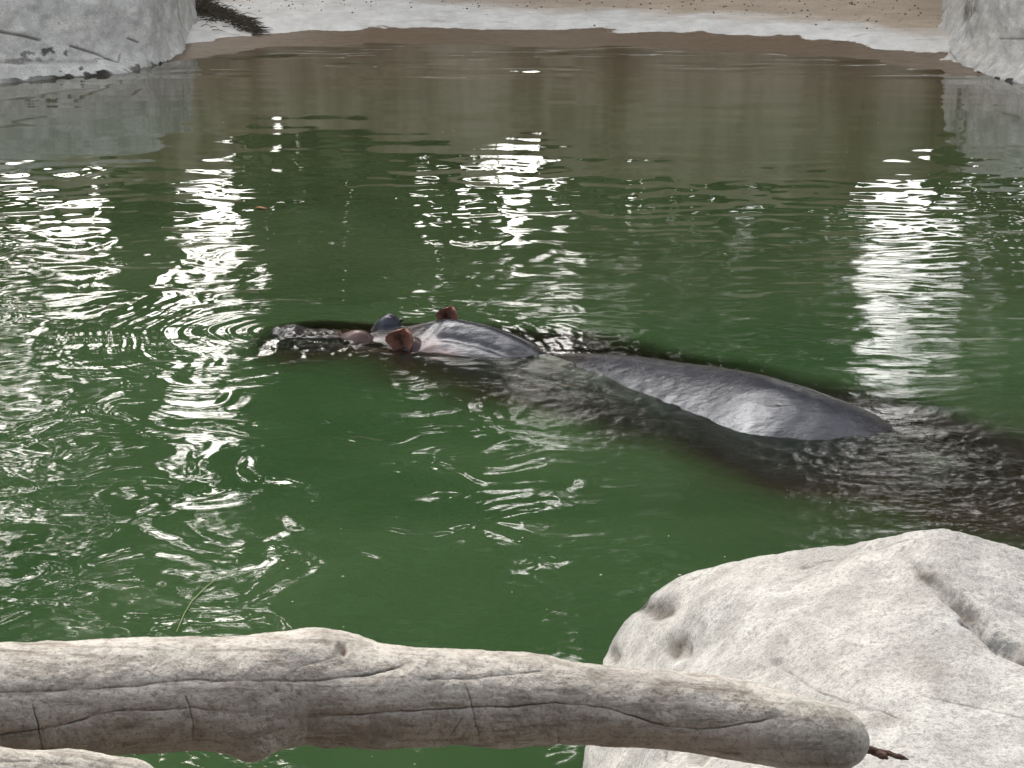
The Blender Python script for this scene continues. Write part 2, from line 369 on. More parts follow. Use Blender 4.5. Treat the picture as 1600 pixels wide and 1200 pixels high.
# ------------------------------------------------------------------ foreground boulder
mat_boulder = mat_concrete('boulder_concrete', (.50, .50, .48), (.45, .43, .40), (.27, .265, .25))
RIDGE = [(915, 1290, .10), (925, 1200, .13), (938, 1100, .13), (945, 1040, .14), (950, 1000, .17), (985, 955, .26), (1040, 905, .36), (1110, 884, .44), (1200, 865, .51),
         (1330, 850, .60), (1440, 830, .68), (1475, 825, .70), (1520, 838, .70), (1600, 862, .69), (1750, 905, .66)]
CB = np.array([.66, 2.35, .60])
def build_boulder():
    P = [at(u, v, z) for u, v, z in RIDGE]
    P += [np.array(q) for q in ((2.1, 2.1, .62), (2.2, 1.3, .6), (1.4, .9, .5), (.7, .9, .42), (.3, 1.3, .3), (.12, 2.0, .14))]
    P = np.array(P); th = np.arctan2(P[:, 1] - CB[1], P[:, 0] - CB[0]); o = np.argsort(th); P = P[o]; th = th[o]
    R = np.hypot(P[:, 0] - CB[0], P[:, 1] - CB[1]); Z = P[:, 2]
    nt, nr = 900, 420
    t = np.linspace(-math.pi, math.pi, nt, endpoint=False)
    r_ = np.interp(t, np.r_[th - 2 * math.pi, th, th + 2 * math.pi], np.r_[R, R, R]); z_ = np.interp(t, np.r_[th - 2 * math.pi, th, th + 2 * math.pi], np.r_[Z, Z, Z])
    k = np.hanning(15); k /= k.sum()
    sm = lambda a: np.convolve(np.pad(a, 7, 'wrap'), k, 'valid')
    r_, z_ = sm(r_), sm(z_)
    rows = []
    ZTOP = .70
    for q in np.r_[np.linspace(0.001, 1, 330), 1 + np.linspace(.01, 1, 90)]:
        if q <= 1:
            rr = r_ * q
            zz = CB[2] * 1.03 + (z_ - CB[2] * 1.03) * (.35 * q + .65 * q ** 2.6)
        else:
            e = q - 1
            rr = r_ + (.055 + .14 * np.clip(z_, 0, 1)) * np.sin(e * math.pi / 2) ** .9
            zz = z_ - (z_ + .5) * (1 - math.cos(e * math.pi / 2)) ** .8 - .06 * e
        rows.append(np.stack([CB[0] + rr * np.cos(t), CB[1] + rr * np.sin(t), zz], -1))
    V = np.stack(rows); N = grid_normals(V)
    if N[100, 100, 2] < 0: N = -N
    N[:2] = (0, 0, 1)
    p = V.reshape(-1, 3); n = N.reshape(-1, 3)
    edge = .35 + .65 * sstep(.97, .8, np.repeat(np.r_[np.linspace(0, 1, 330), np.full(90, 1.)], nt))
    p = p + n * (edge * (.018 * fbm3(p, 3.2, 3, 40)) + .0022 * fbm3(p, 24, 4, 46) + .0011 * fbm3(p, 70, 3, 47))[:, None]
    u, v = proj(p); d = np.zeros(len(p)); crack = d.copy(); stain = d.copy()
    wob = 3 * vn3(p * 22, 61) + 1.5 * vn3(p * 60, 62)
    u2, v2 = u + wob, v + 3 * vn3(p * 25, 63) + 1.2 * vn3(p * 70, 64)
    top = n[:, 2] > -.2
    # long crevice running down the right side
    q, f = poly_dist(u2, v2, [(1415, 882), (1450, 900), (1490, 930), (1520, 958), (1545, 985), (1565, 1003), (1610, 1022), (1680, 1040)])
    below = sstep(-3, 5, (v2 - np.interp(u2, [1415, 1490, 1545, 1610, 1680], [882, 930, 985, 1022, 1040])))
    wd = .7 + .6 * vn3(p * 9, 65)
    d -= .024 * np.exp(-(q / 7) ** 2) * wd * sstep(0, .06, f)
    d -= .014 * sstep(60, 8, q) * below * sstep(0, .1, f) * 0.8
    stain = np.maximum(stain, .95 * np.exp(-(q / 9) ** 2) * sstep(-.1, .35, vn3(p * 16, 66) + .2) * sstep(0, .08, f))
    q2, f2 = poly_dist(u2, v2, [(1505, 965), (1520, 972), (1538, 982)]); crack = np.maximum(crack, .8 * np.exp(-(q2 / 2.5) ** 2)); d -= .01 * np.exp(-(q2 / 5) ** 2)
    for pts, w, dep in (([(1496, 838), (1502, 860), (1494, 878), (1500, 893), (1490, 905)], 1.3, .006), ([(1235, 1052), (1262, 1070), (1290, 1085)], 1.5, .006),
                        ([(1030, 1168), (1040, 1178), (1038, 1188), (1048, 1192)], 1.3, .006), ([(1345, 1105), (1365, 1108)], 2, .004), ([(1250, 888), (1320, 872), (1380, 858), (1420, 842)], 1.0, .004),
                        ([(1290, 1085), (1340, 1100), (1400, 1120)], 1.0, .003), ([(1440, 1085), (1500, 1100), (1600, 1120)], 1.0, .003), ([(1210, 1040), (1235, 1052)], 1.2, .004), ([(1075, 905), (1150, 885)], .8, .003)):
        q, f = poly_dist(u2, v2, pts); g = np.exp(-(q / w) ** 2) * (.55 + .45 * vn3(p * 30, 68)); d -= dep * g; crack = np.maximum(crack, .75 * g)
    # eroded pits
    for cu, cv, ru, rv, dep in ((1025, 953, 30, 14, .022), (1058, 1012, 24, 19, .020), (957, 1022, 11, 14, .018), (1357, 882, 10, 4, .006), (1213, 1035, 14, 6, .007), (1440, 885, 22, 8, .008), (1470, 905, 26, 10, .006), (1088, 1180, 20, 14, .012), (1590, 1010, 20, 7, .01), (1545, 1120, 14, 4, .004)):
        e = ((u2 - cu) / ru) ** 2 + ((v2 - cv) / rv) ** 2; g = np.exp(-e ** 1.4)
        d -= .85 * dep * g; stain = np.maximum(stain, min(1, dep * 52) * sstep(.3, .7, g) * (.55 + .45 * sstep(-.3, .3, vn3(p * [60, 30, 30], 69))))
    stain = np.maximum(stain, .35 * sstep(.45, .9, vn3(p * 7, 70) + .3 * vn3(p * 25, 71)))
    stain = np.maximum(stain, .8 * sstep(.05, -.02, p[:, 2] + .02 * vn3(p * 9, 72)))
    d *= top; crack = np.clip(crack * top, 0, 1)
    p = p + n * d[:, None]
    Fc = grid_faces(V.shape[0], nt, wrap=True)
    if np.cross(V[101, 100] - V[100, 100], V[100, 101] - V[100, 100])[2] > 0: Fc = Fc[:, ::-1]
    o = mesh_obj('boulder', p, Fc, mat_boulder, attrs={'crack': crack, 'stain': np.clip(stain, 0, 1), 'moss': np.zeros(len(p))})
    tag(o, 'large pale grey boulder at the lower right with cracks and brown pits', 'rock')
    return o, p, Fc
boulder, BV, BF = build_boulder()

# ------------------------------------------------------------------ foreground logs
M = Mat('weathered_wood')
n1 = M.noise(5, 6, .65, vec=M.pos((.7, 1, 1))); n2 = M.noise(26, 6, .7); n3 = M.noise(160, 4, .7); n4 = M.noise(420, 2, .6)
c = M.mix(M.ramp(n1, [(.35, 0), (.65, 1)]), (.37, .345, .31), (.47, .445, .41))
c = M.mix(M.math('MULTIPLY', M.attr('top'), .75), c, (.56, .53, .48))  # upward faces painted lighter, as if lit from above
fib = M.noise(75, 5, .7, vec=M.pos((.10, 1, 1)), dist=.3)
c = M.mix(M.ramp(fib, [(.36, .7), (.50, 0)]), c, (.17, .145, .12))
c = M.mix(M.ramp(n2, [(.32, .75), (.55, 0)]), c, (.19, .165, .135))
c = M.mix(M.math('MULTIPLY', M.attr('moss'), M.ramp(n2, [(.35, 1), (.65, .3)])), c, (.085, .095, .075))
c = M.mix(M.math('MULTIPLY', M.attr('reddish'), M.ramp(n2, [(.35, .3), (.65, 1)])), c, (.24, .13, .085))
c = M.mix(M.ramp(n3, [(.33, .6), (.48, 0)]), c, (.12, .10, .08))
c = M.mix(M.math('MULTIPLY', M.attr('crack'), .7), c, (.05, .04, .032))
h = M.math('ADD', M.math('MULTIPLY', n2, .8), M.math('ADD', M.math('MULTIPLY', M.math('ADD', n3, fib), .5), M.math('MULTIPLY', n4, .25)))
M.principled(c, .88, M.bump(h, .6, .006), spec=.25); mat_log = M.m

def log_mesh(cl, edge_top, edge_bot, zc, name, cracks, extra, n_t=1100, n_a=300, seed=0, round_end=True):
    """cl: pixel x of stations; edges give the silhouette; zc the height of the axis"""
    us = np.linspace(cl[0], cl[-1], n_t)
    vt = np.interp(us, *zip(*edge_top)); vb = np.interp(us, *zip(*edge_bot))
    k = np.hanning(51); k /= k.sum(); sm = lambda a: np.convolve(np.pad(a, 25, 'reflect', reflect_type='odd'), k, 'valid')
    vt, vb = sm(vt), sm(vb); vc = (vt + vb) / 2; rp = (vb - vt) / 2
    z = np.interp(us, *zip(*zc))
    P = np.array([at(a, b, c_) for a, b, c_ in zip(us, vc, z)])
    slant = np.linalg.norm(P - [0, 0, H], axis=1); r = rp / F * slant
    if round_end:
        e = np.clip((us[-1] - us) / 62, 0, 1); r = r * np.sqrt(np.clip(1 - (1 - e) ** 2.2, 0.0004, 1))
    T = np.gradient(P, axis=0); T /= np.linalg.norm(T, axis=1, keepdims=True)
    view = P - np.array([0, 0, H]); view /= np.linalg.norm(view, axis=1, keepdims=True)
    up = np.cross(T, -view); up /= np.linalg.norm(up, axis=1, keepdims=True); up *= np.sign(up[:, 2:3]); fw = np.cross(up, T); fw *= np.sign(-(fw * view).sum(1, keepdims=True))
    a = np.linspace(0, 2 * math.pi, n_a, endpoint=False)
    rad = np.cos(a)[None, :, None] * up[:, None] + np.sin(a)[None, :, None] * fw[:, None]
    V = P[:, None] + r[:, None, None] * rad
    p = V.reshape(-1, 3); n = rad.reshape(-1, 3)
    rr = np.repeat(r, n_a); soft = sstep(0, .03, rr)
    p = p + n * (soft * (.0036 * fbm3(p, 7, 3, seed) + .0013 * fbm3(p, 38, 4, seed + 4) + .0006 * fbm3(p, 120, 2, seed + 9)))[:, None]
    u, v = proj(p); front = (n * np.repeat(-view, n_a, 0)).sum(1) > -.1
    u2 = u + 2.5 * vn3(p * 40, seed + 30) + vn3(p * 110, seed + 31); v2 = v + 2.2 * vn3(p * 38, seed + 32) + vn3(p * 100, seed + 33)
    d = np.zeros(len(p)); crack = d.copy()
    for pts, w, dep in cracks:
        q, f = poly_dist(u2, v2, pts); g = np.exp(-(q / (w * .62)) ** 2) * (.50 + .55 * vn3(p * 35, seed + 40)) * sstep(0, .05, f) * sstep(1, .93, f); d -= dep * g; d -= dep * .35 * np.exp(-(q / (w * 4)) ** 2); crack = np.maximum(crack, g)
    att = {'crack': np.clip(crack * front, 0, 1)}
    dd, extra_att = extra(p, u, v, n, seed); att.update(extra_att)
    d = (d * front + dd) * soft
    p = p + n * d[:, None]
    Fc = grid_faces(n_t, n_a, wrap=True)
    Pm = p.reshape(n_t, n_a, 3)
    e1 = Pm[501, 5] - Pm[500, 5]; e2 = Pm[500, 6] - Pm[500, 5]
    if np.dot(np.cross(e2, e1), rad[500, 5]) < 0: Fc = Fc[:, ::-1]
    # close both ends
    Vv = np.concatenate([p, P[:1], P[-1:]]); n0 = len(p)
    cap = np.array([[n0, j, (j + 1) % n_a, n0] for j in range(n_a)]); cap2 = np.array([[n0 + 1, n0 - n_a + (j + 1) % n_a, n0 - n_a + j, n0 + 1] for j in range(n_a)])
    for kk in att: att[kk] = np.r_[att[kk], 0, 0]
    me_faces = Fc
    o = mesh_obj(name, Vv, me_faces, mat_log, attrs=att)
    return o

def big_extra(p, u, v, n, seed):
    d = np.zeros(len(p))
    # swellings and a branch scar
    d += .006 * np.exp(-((u - 500) / 60) ** 2 - ((v - 1000) / 30) ** 2) + .007 * np.exp(-((u - 400) / 45) ** 2 - ((v - 1172) / 18) ** 2)
    q = ((u - 536) / 5.5) ** 2 + ((v - 1017) / 7) ** 2; scar = np.exp(-q); d -= .012 * scar
    d += .006 * np.exp(-((u - 527) / 7) ** 2 - ((v - 1012) / 6) ** 2)
    q2 = ((u - 432) / 4) ** 2 + ((v - 1080) / 4) ** 2; s2 = np.exp(-q2); d -= .004 * s2
    # lumpy underside
    und = sstep(1140, 1170, v)
    d += und * .006 * (vn3(p * 28, seed + 60)) * sstep(330, 380, u) * sstep(1000, 600, u)
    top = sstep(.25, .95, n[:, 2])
    moss = np.clip(1.0 * sstep(-.05, .5, vn3(p * [3.5, 8, 8], seed + 50) + .5 * vn3(p * 14, seed + 51) - .25) * sstep(650, 900, u) * (1 - .6 * sstep(1180, 1300, u))
                   + .35 * np.exp(-((u - 100) / 120) ** 2) * sstep(0, .5, vn3(p * [6, 6, 6], seed + 53)) + .3 * np.exp(-((u - 290) / 40) ** 2 - ((v - 1040) / 30) ** 2)
                   + .45 * sstep(1150, 1330, u), 0, 1)
    red = np.clip(sstep(1110, 1175, v) * .75 * sstep(-.4, .3, vn3(p * 4, seed + 54)) * sstep(1250, 1050, u), 0, 1)
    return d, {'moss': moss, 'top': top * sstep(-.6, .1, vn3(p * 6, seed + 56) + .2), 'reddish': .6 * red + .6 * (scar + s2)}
big_cracks = [
    ([(-60, 1086), (0, 1083), (90, 1079), (180, 1074), (300, 1063), (380, 1063), (450, 1064), (510, 1062), (560, 1057), (600, 1048), (640, 1033)], 2.0, .005),
    ([(-60, 1152), (0, 1149), (60, 1143), (120, 1128), (180, 1112), (240, 1109), (300, 1108), (350, 1113)], 1.6, .004),
    ([(440, 1125), (500, 1120), (600, 1115), (680, 1110), (735, 1107), (800, 1104), (870, 1099), (910, 1101), (950, 1109), (1000, 1122), (1040, 1136), (1090, 1140), (1130, 1138), (1180, 1128), (1215, 1120)], 1.9, .005),
    ([(48, 1086), (56, 1115), (59, 1145), (67, 1178)], 1.7, .005), ([(289, 1088), (296, 1112), (303, 1135), (302, 1160)], 1.7, .005),
    ([(728, 1074), (737, 1100), (742, 1130), (750, 1160)], 1.5, .0035), ([(922, 1076), (930, 1085), (924, 1094)], 1.8, .004), ([(871, 1148), (873, 1160)], 1.3, .003),
    ([(660, 1063), (730, 1060), (800, 1053), (850, 1047)], 1.3, .003), ([(470, 1040), (495, 1035), (520, 1030)], 1.4, .002), ([(410, 1152), (432, 1154), (425, 1148)], 1.8, .004),
    ([(520, 1160), (540, 1162)], 1.8, .004), ([(905, 1045), (925, 1058)], 1, .002), ([(1285, 1180), (1295, 1200)], 1.4, .003), ([(700, 1152), (712, 1138), (722, 1120)], 1.0, .002), ([(715, 1156), (740, 1152)], 1.0, .002), ([(1090, 1172), (1160, 1180)], 1.2, .002)]
log = log_mesh([-260, 1358],
    [(-260, 1016), (0, 1012), (240, 1000), (380, 994), (440, 991), (500, 989), (545, 994), (580, 1006), (640, 1011), (700, 1016), (820, 1022), (900, 1038), (950, 1044), (1100, 1055), (1160, 1068), (1220, 1085), (1300, 1104), (1345, 1118), (1358, 1122)],
    [(-260, 1190), (0, 1180), (200, 1174), (330, 1172), (380, 1178), (430, 1170), (470, 1160), (600, 1163), (800, 1166), (900, 1163), (1000, 1166), (1100, 1174), (1180, 1188), (1240, 1200), (1300, 1206), (1358, 1206)],
    [(-260, .90), (0, .88), (600, .86), (1000, .83), (1358, .79)], 'log', big_cracks, big_extra, n_t=1500, n_a=340, seed=200)
tag(log, 'long weathered grey brown log with dark cracks lying across the foreground', 'log')

def small_extra(p, u, v, n, seed):
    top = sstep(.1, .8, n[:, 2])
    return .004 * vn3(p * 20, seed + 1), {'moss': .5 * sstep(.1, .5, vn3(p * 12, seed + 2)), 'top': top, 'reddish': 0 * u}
branch = log_mesh([-200, 262],
    [(-200, 1160), (0, 1171), (60, 1174), (110, 1178), (170, 1186), (215, 1194), (262, 1215)], [(-200, 1270), (0, 1275), (110, 1278), (262, 1290)],
    [(-200, 1.0), (0, .99), (262, .96)], 'branch', [([(-60, 1190), (40, 1188), (120, 1196)], 1.6, .003)], small_extra, n_t=700, n_a=140, seed=300)
tag(branch, 'pale end of a smaller branch below the big log at the lower left corner', 'branch')

M = Mat('rusty_iron'); c = M.mix(M.ramp(M.noise(120, 5, .7), [(.35, 0), (.65, 1)]), (.035, .018, .013), (.11, .055, .038))
M.principled(c, .8, M.bump(M.noise(300, 4), .8, .004)); mat_rust = M.m
def rod(pix, z, r, name, parent):
    P = np.array([at(u, v, z_) for (u, v), z_ in zip(pix, z)])
    t = np.linspace(0, 1, 60); s = np.linspace(0, 1, len(P)); Q = np.stack([np.interp(t, s, P[:, i]) for i in range(3)], 1)
    V, *_ = tube(Q, np.interp(t, [0, .08, .85, 1], [r * .9, r, r * .8, r * .15]), 20)
    p = V.reshape(-1, 3); cpt = np.repeat(Q, 20, 0); n = p - cpt
    p = cpt + n * (1 + .28 * fbm3(p, 160, 3, 5))[:, None]
    p = np.concatenate([p, Q[:1], Q[-1:]])
    o = mesh_obj(name, p, grid_faces(60, 20, wrap=True), mat_rust, parent=parent); return o
rod([(1345, 1166), (1368, 1175), (1388, 1186)], [.735, .73, .725], .0062, 'rusty_rod', log)
rod([(1362, 1172), (1388, 1177), (1420, 1187)], [.728, .724, .72], .0045, 'rusty_rod', log)

# ------------------------------------------------------------------ the hippopotamus
NOSE = at(395, 527)[:2]; TAIL = at(1418, 665)[:2]
AX = (TAIL - NOSE) / np.linalg.norm(TAIL - NOSE); LAT = np.array([-AX[1], AX[0]])
def st(s, t): return NOSE[None] + np.outer(s, AX) + np.outer(t, LAT) if np.ndim(s) else NOSE + s * AX + t * LAT
# station: s, centre t, half width, top z, height of the widest line, underside z
HS = np.array([
    (-.035, .12, .01, -.10, -.12, -.14), (-.02, .12, .07, -.045, -.12, -.20), (.02, .125, .19, -.006, -.12, -.26), (.08, .135, .27, .010, -.12, -.30), (.18, .15, .31, .013, -.12, -.33),
    (.28, .17, .30, .006, -.12, -.34), (.38, .20, .29, -.006, -.12, -.35), (.46, .23, .30, .014, -.13, -.36), (.56, .26, .33, .036, -.14, -.40),
    (.66, .285, .37, .062, -.15, -.45), (.78, .30, .41, .080, -.17, -.52), (.90, .305, .45, .070, -.19, -.58), (1.05, .30, .50, .036, -.21, -.66),
    (1.20, .285, .56, -.008, -.23, -.74), (1.32, .27, .60, .010, -.25, -.80), (1.50, .235, .64, .032, -.26, -.84), (1.70, .17, .67, .055, -.26, -.88),
    (1.95, .085, .69, .082, -.26, -.90), (2.20, -.02, .71, .100, -.26, -.90), (2.40, -.05, .71, .070, -.26, -.88), (2.58, -.065, .69, .020, -.27, -.86), (2.72, -.11, .66, -.018, -.28, -.84),
    (2.95, -.20, .60, -.060, -.32, -.80), (3.25, -.28, .45, -.16, -.38, -.70), (3.42, -.33, .22, -.30, -.42, -.55), (3.46, -.345, .01, -.44, -.44, -.46)])
def cubic(x, xp, fp):
    d = np.gradient(fp, xp); i = np.clip(np.searchsorted(xp, x) - 1, 0, len(xp) - 2); h = xp[i + 1] - xp[i]; t = (x - xp[i]) / h
    return (2 * t**3 - 3 * t**2 + 1) * fp[i] + (t**3 - 2 * t**2 + t) * h * d[i] + (-2 * t**3 + 3 * t**2) * fp[i + 1] + (t**3 - t**2) * h * d[i + 1]

M = Mat('wet_hippo_skin')
hp = M.noise(5, 5, .6); hf = M.noise(70, 5, .65, vec=M.pos((1, 1, 1)))
c = M.mix(M.ramp(hp, [(.35, 0), (.65, 1)]), (.012, .0095, .0085), (.024, .019, .017))
c = M.mix(M.attr('blue_sheen'), c, (.026, .029, .038))  # the sky's bluish sheen put into the skin colour
c = M.mix(M.math('MULTIPLY', M.attr('pink'), M.ramp(M.noise(34, 4, .6), [(.3, .55), (.6, 1)])), c, (.20, .105, .09))
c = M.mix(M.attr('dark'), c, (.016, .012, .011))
vor = M.n('ShaderNodeTexVoronoi', Vector=M.pos((1, 1, 1)), Scale=42.0, Randomness=1.0)
pore = M.ramp(vor.outputs['Distance'], [(.0, 1), (.16, .0)])
c = M.mix(M.math('MULTIPLY', M.math('MULTIPLY', pore, .55), M.attr('back')), c, (.02, .018, .018))
h = M.math('ADD', M.math('MULTIPLY', hf, .7), M.math('MULTIPLY', M.noise(26, 4, .6, vec=M.pos((.6, 1.4, 1))), 1.3))
h = M.math('SUBTRACT', h, M.math('MULTIPLY', pore, .5))
rg = M.ramp(M.noise(14, 5, .7), [(.35, .17), (.65, .31)])
p_ = M.principled(c, rg, M.bump(h, .30, .005), spec=.26)
p_.inputs['Specular Tint'].default_value = (.74, .84, 1, 1)  # blue tint stands in for a bluish sky in the sheen
mat_hippo = M.m
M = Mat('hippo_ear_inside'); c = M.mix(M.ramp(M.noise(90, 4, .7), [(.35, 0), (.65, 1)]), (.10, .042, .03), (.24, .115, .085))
c = M.mix(M.attr('inner'), c, (.02, .009, .007))  # darker skin in the cup's hollow, painted to deepen its shade
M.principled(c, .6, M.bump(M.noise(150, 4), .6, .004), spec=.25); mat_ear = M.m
M = Mat('bristle'); M.principled((.03, .02, .015), .5); mat_hair = M.m
M = Mat('hippo_eye'); M.principled((.012, .008, .006), .06, spec=.6); mat_eye = M.m

def bump_at(p, w, r1, r2, ang, h):
    dx = p[:, 0] - w[0]; dy = p[:, 1] - w[1]; c_, s_ = math.cos(ang), math.sin(ang)
    a = (dx * c_ + dy * s_) / r1; b = (-dx * s_ + dy * c_) / r2
    return h * (.75 * np.clip(1 - (a * a + b * b) ** .9 / 1.5, 0, 1) ** .62 + .25 * np.exp(-(a * a + b * b)))

def build_hippo():
    root = bpy.data.objects.new('hippopotamus', None); C.objects.link(root)
    ctr = st(1.8, .1); root.location = (ctr[0], ctr[1], -.9)
    tag(root, 'wet grey brown hippopotamus swimming left with back, ears and brow above green water', 'hippopotamus')
    ns, na = 900, 420
    s = HS[0, 0] + (HS[-1, 0] - HS[0, 0]) * (np.linspace(0, 1, ns))
    tc, w, zt, zc, zb = [cubic(s, HS[:, 0], HS[:, i]) for i in range(1, 6)]
    w = np.maximum(w, .008)
    a = np.linspace(0, 2 * math.pi, na, endpoint=False); ca, sa = np.cos(a), np.sin(a)
    t = tc[:, None] + w[:, None] * np.where(sa > 0, .66, 1.0) * np.sign(sa) * np.abs(sa) ** .95
    up = np.maximum(zt - zc, .01)[:, None] * (1 - np.abs(sa) ** np.where(sa > 0, 1.9, 1.4)) * (ca > 0); dn = np.maximum(zc - zb, .01)[:, None] * np.minimum(ca, 0)
    z = zc[:, None] + up + dn
    S = np.repeat(s[:, None], na, 1)
    xy = NOSE + S[..., None] * AX + t[..., None] * LAT
    V = np.concatenate([xy, z[..., None]], -1); p = V.reshape(-1, 3)
    topm = np.repeat(ca[None], ns, 0).ravel(); topm = sstep(-.1, .5, topm)
    ang = math.atan2(AX[1], AX[0])
    NEYE, FEYE = at(556, 530, .0), at(603, 515, .0)
    NEAR, FEAR = at(634, 536, .02), at(703, 499, .05)
    z_add = np.zeros(len(p))
    z_add += bump_at(p, NEYE, .058, .045, ang, .050) + bump_at(p, FEYE, .060, .046, ang, .075)
    z_add += bump_at(p, at(620, 505, .03), .05, .022, ang, .015)
    z_add += bump_at(p, NEAR, .05, .045, ang, .03) + bump_at(p, FEAR, .045, .04, ang, .02)
    z_add += bump_at(p, at(450, 515), .06, .05, ang, .012) + bump_at(p, at(455, 545), .05, .04, ang, .008)      # nostrils
    z_add -= bump_at(p, at(585, 540), .045, .03, ang, .018)
    # crest fold of the neck: a groove with a roll beyond it
    Ss = S.ravel(); Tt = (t.ravel())
    gline = np.interp(Ss, [.62, .8, 1.0, 1.2, 1.35], [.33, .345, .35, .33, .30]); g = sstep(.62, .75, Ss) * sstep(1.35, 1.1, Ss)
    z_add -= .016 * g * np.exp(-((Tt - gline) / .018) ** 2); z_add += .012 * g * np.exp(-((Tt - gline + .07) / .05) ** 2)
    g2 = sstep(.72, .8, Ss) * sstep(1.2, 1.0, Ss); z_add -= .006 * g2 * np.exp(-((Tt - gline + .16) / .02) ** 2)
    # wrinkles behind the ears, light waves of the hide on the back
    z_add += .0013 * np.sin(Ss * 95 + 3 * vn2(Ss * 6, Tt * 6, 5)) * np.exp(-((Ss - .72) / .07) ** 2)
    z_add += .0018 * vn3(p * [14, 14, 14], 400) + .0008 * vn3(p * [34, 34, 34], 402) + .003 * vn3(p * [3.5, 3.5, 3.5], 403)
    z_add += .0008 * np.sin(Ss * 60 + 4 * vn2(Ss * 4, Tt * 4, 9) + Tt * 20) * sstep(1.35, 1.6, Ss) * sstep(2.1, 1.8, Ss)
    z_add += (.009 * vn3(p * 22, 420) + .006 * vn3(p * 50, 421)) * sstep(.40, .30, Ss)
    z_add += .02 * vn3(p * [6, 6, 6], 405) * sstep(2.55, 2.8, Ss)
    p = p.copy(); p[:, 2] += z_add * topm
    u, v = proj(p)
    nn = vn3(p * 9, 410)
    pink = np.zeros(len(p))
    for cu, cv, ru, rv, k in ((552, 520, 20, 13, 1.0), (575, 532, 25, 9, .6), (670, 540, 22, 16, .55), (640, 556, 60, 12, .5), (690, 552, 30, 10, .6), (600, 560, 60, 10, .5)):
        pink = np.maximum(pink, k * np.exp(-((u - cu) / ru) ** 2 - ((v - cv) / rv) ** 2))
    blue_sheen = sstep(.60, .78, Ss) * sstep(1.28, 1.05, Ss) * .8 * sstep(gline + .03, gline - .02, Tt) + .9 * np.exp(-((u - 603) / 22) ** 2 - ((v - 500) / 20) ** 2) + .75 * sstep(1.3, 1.5, Ss) * sstep(2.75, 2.5, Ss)
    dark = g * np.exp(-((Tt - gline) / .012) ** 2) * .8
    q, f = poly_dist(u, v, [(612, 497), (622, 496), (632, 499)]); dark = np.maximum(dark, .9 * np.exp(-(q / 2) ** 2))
    # far side of the back: its dim reflection painted in as darker brown
    ridge = np.interp(Ss, [1.3, 1.6, 2.0, 2.3, 2.6], [.33, .24, .12, .05, -.02]); dark = np.maximum(dark, .55 * sstep(ridge - .03, ridge + .05, Tt) * sstep(1.2, 1.4, Ss))
    back = sstep(1.6, 1.9, Ss)
    Vv = p - np.array(root.location)
    Fc = grid_faces(ns, na, wrap=True)
    Pm = p.reshape(ns, na, 3); e1 = Pm[501, 0] - Pm[500, 0]; e2 = Pm[500, 1] - Pm[500, 0]
    flip = np.cross(e2, e1)[2] < 0
    if flip: Fc = Fc[:, ::-1]
    # legs hang below the trunk, one surface with the body
    parts_v = [Vv]; parts_f = [Fc]; nb = len(Vv)
    extra = {'pink': [np.clip(pink * (.8 + .4 * nn), 0, 1)], 'blue_sheen': [np.clip(blue_sheen, 0, 1)], 'dark': [dark], 'back': [back]}
    for ls, lt in ((1.35, .48), (1.35, .05), (2.75, .1), (2.75, -.45)):
        q0 = st(ls, lt); pts = [(q0[0], q0[1], -.55), (q0[0], q0[1], -.8), (q0[0] - .03, q0[1], -1.05), (q0[0] - .06, q0[1], -1.2), (q0[0] - .07, q0[1], -1.24)]
        tt = np.linspace(0, 1, 24); Q = np.stack([np.interp(tt, np.linspace(0, 1, 5), [b[i] for b in pts]) for i in range(3)], 1)
        V2, *_ = tube(Q, np.interp(tt, [0, .3, .7, .85, .97, 1], [.15, .13, .09, .10, .11, .01]), 24)
        parts_v.append(V2.reshape(-1, 3) - np.array(root.location)); parts_f.append(grid_faces(24, 24, wrap=True) + nb); k = 24 * 24; nb += k
        for kk in extra: extra[kk].append(np.zeros(k))
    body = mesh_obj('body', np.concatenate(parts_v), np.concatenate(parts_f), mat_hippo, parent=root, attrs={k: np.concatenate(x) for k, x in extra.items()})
    # ears: cupped shells
    def ear(base, width, height, lean, yaw, cup, name):
        nu, nv = 26, 20
        U, Vp = np.meshgrid(np.linspace(0, 1, nu), np.linspace(-1, 1, nv), indexing='ij')
        prof = np.sqrt(np.clip(1 - (np.maximum(U - .35, 0) / .655) ** 2.8, 0, 1)) * (.60 + .40 * sstep(0, .5, U))
        x = width * prof * np.sin(Vp * 1.25) / math.sin(1.25)
        y = -cup * (1 - np.cos(Vp * 1.25)) * prof * 1.5 - lean * U * U * .5
        zz = height * (.6 * U + .4 * np.sin(U * math.pi / 2)) * (1 - .06 * Vp ** 2)
        Pf = np.stack([x, y, zz], -1); Pb = Pf + np.array([0, .014, 0]) * (1 - .3 * U[..., None]) * (1 - .6 * np.abs(Vp[..., None])**3)
        p = np.concatenate([Pf.reshape(-1, 3), Pb.reshape(-1, 3)])
        p += .0018 * np.stack([vn3(p * 90, 1), vn3(p * 90, 2), vn3(p * 90, 3)], 1)
        c_, s_ = math.cos(yaw), math.sin(yaw)
        p = np.stack([p[:, 0] * c_ - p[:, 1] * s_, p[:, 0] * s_ + p[:, 1] * c_, p[:, 2]], 1) + base - np.array(root.location)
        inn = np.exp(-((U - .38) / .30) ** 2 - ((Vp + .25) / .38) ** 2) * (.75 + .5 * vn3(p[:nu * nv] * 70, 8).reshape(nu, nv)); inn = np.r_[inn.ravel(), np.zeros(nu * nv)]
        f1 = grid_faces(nu, nv); n1_ = nu * nv; f2 = f1[:, ::-1] + n1_
        ring = [i * nv for i in range(nu)] + [(nu - 1) * nv + j for j in range(1, nv)] + [i * nv + nv - 1 for i in range(nu - 2, -1, -1)]
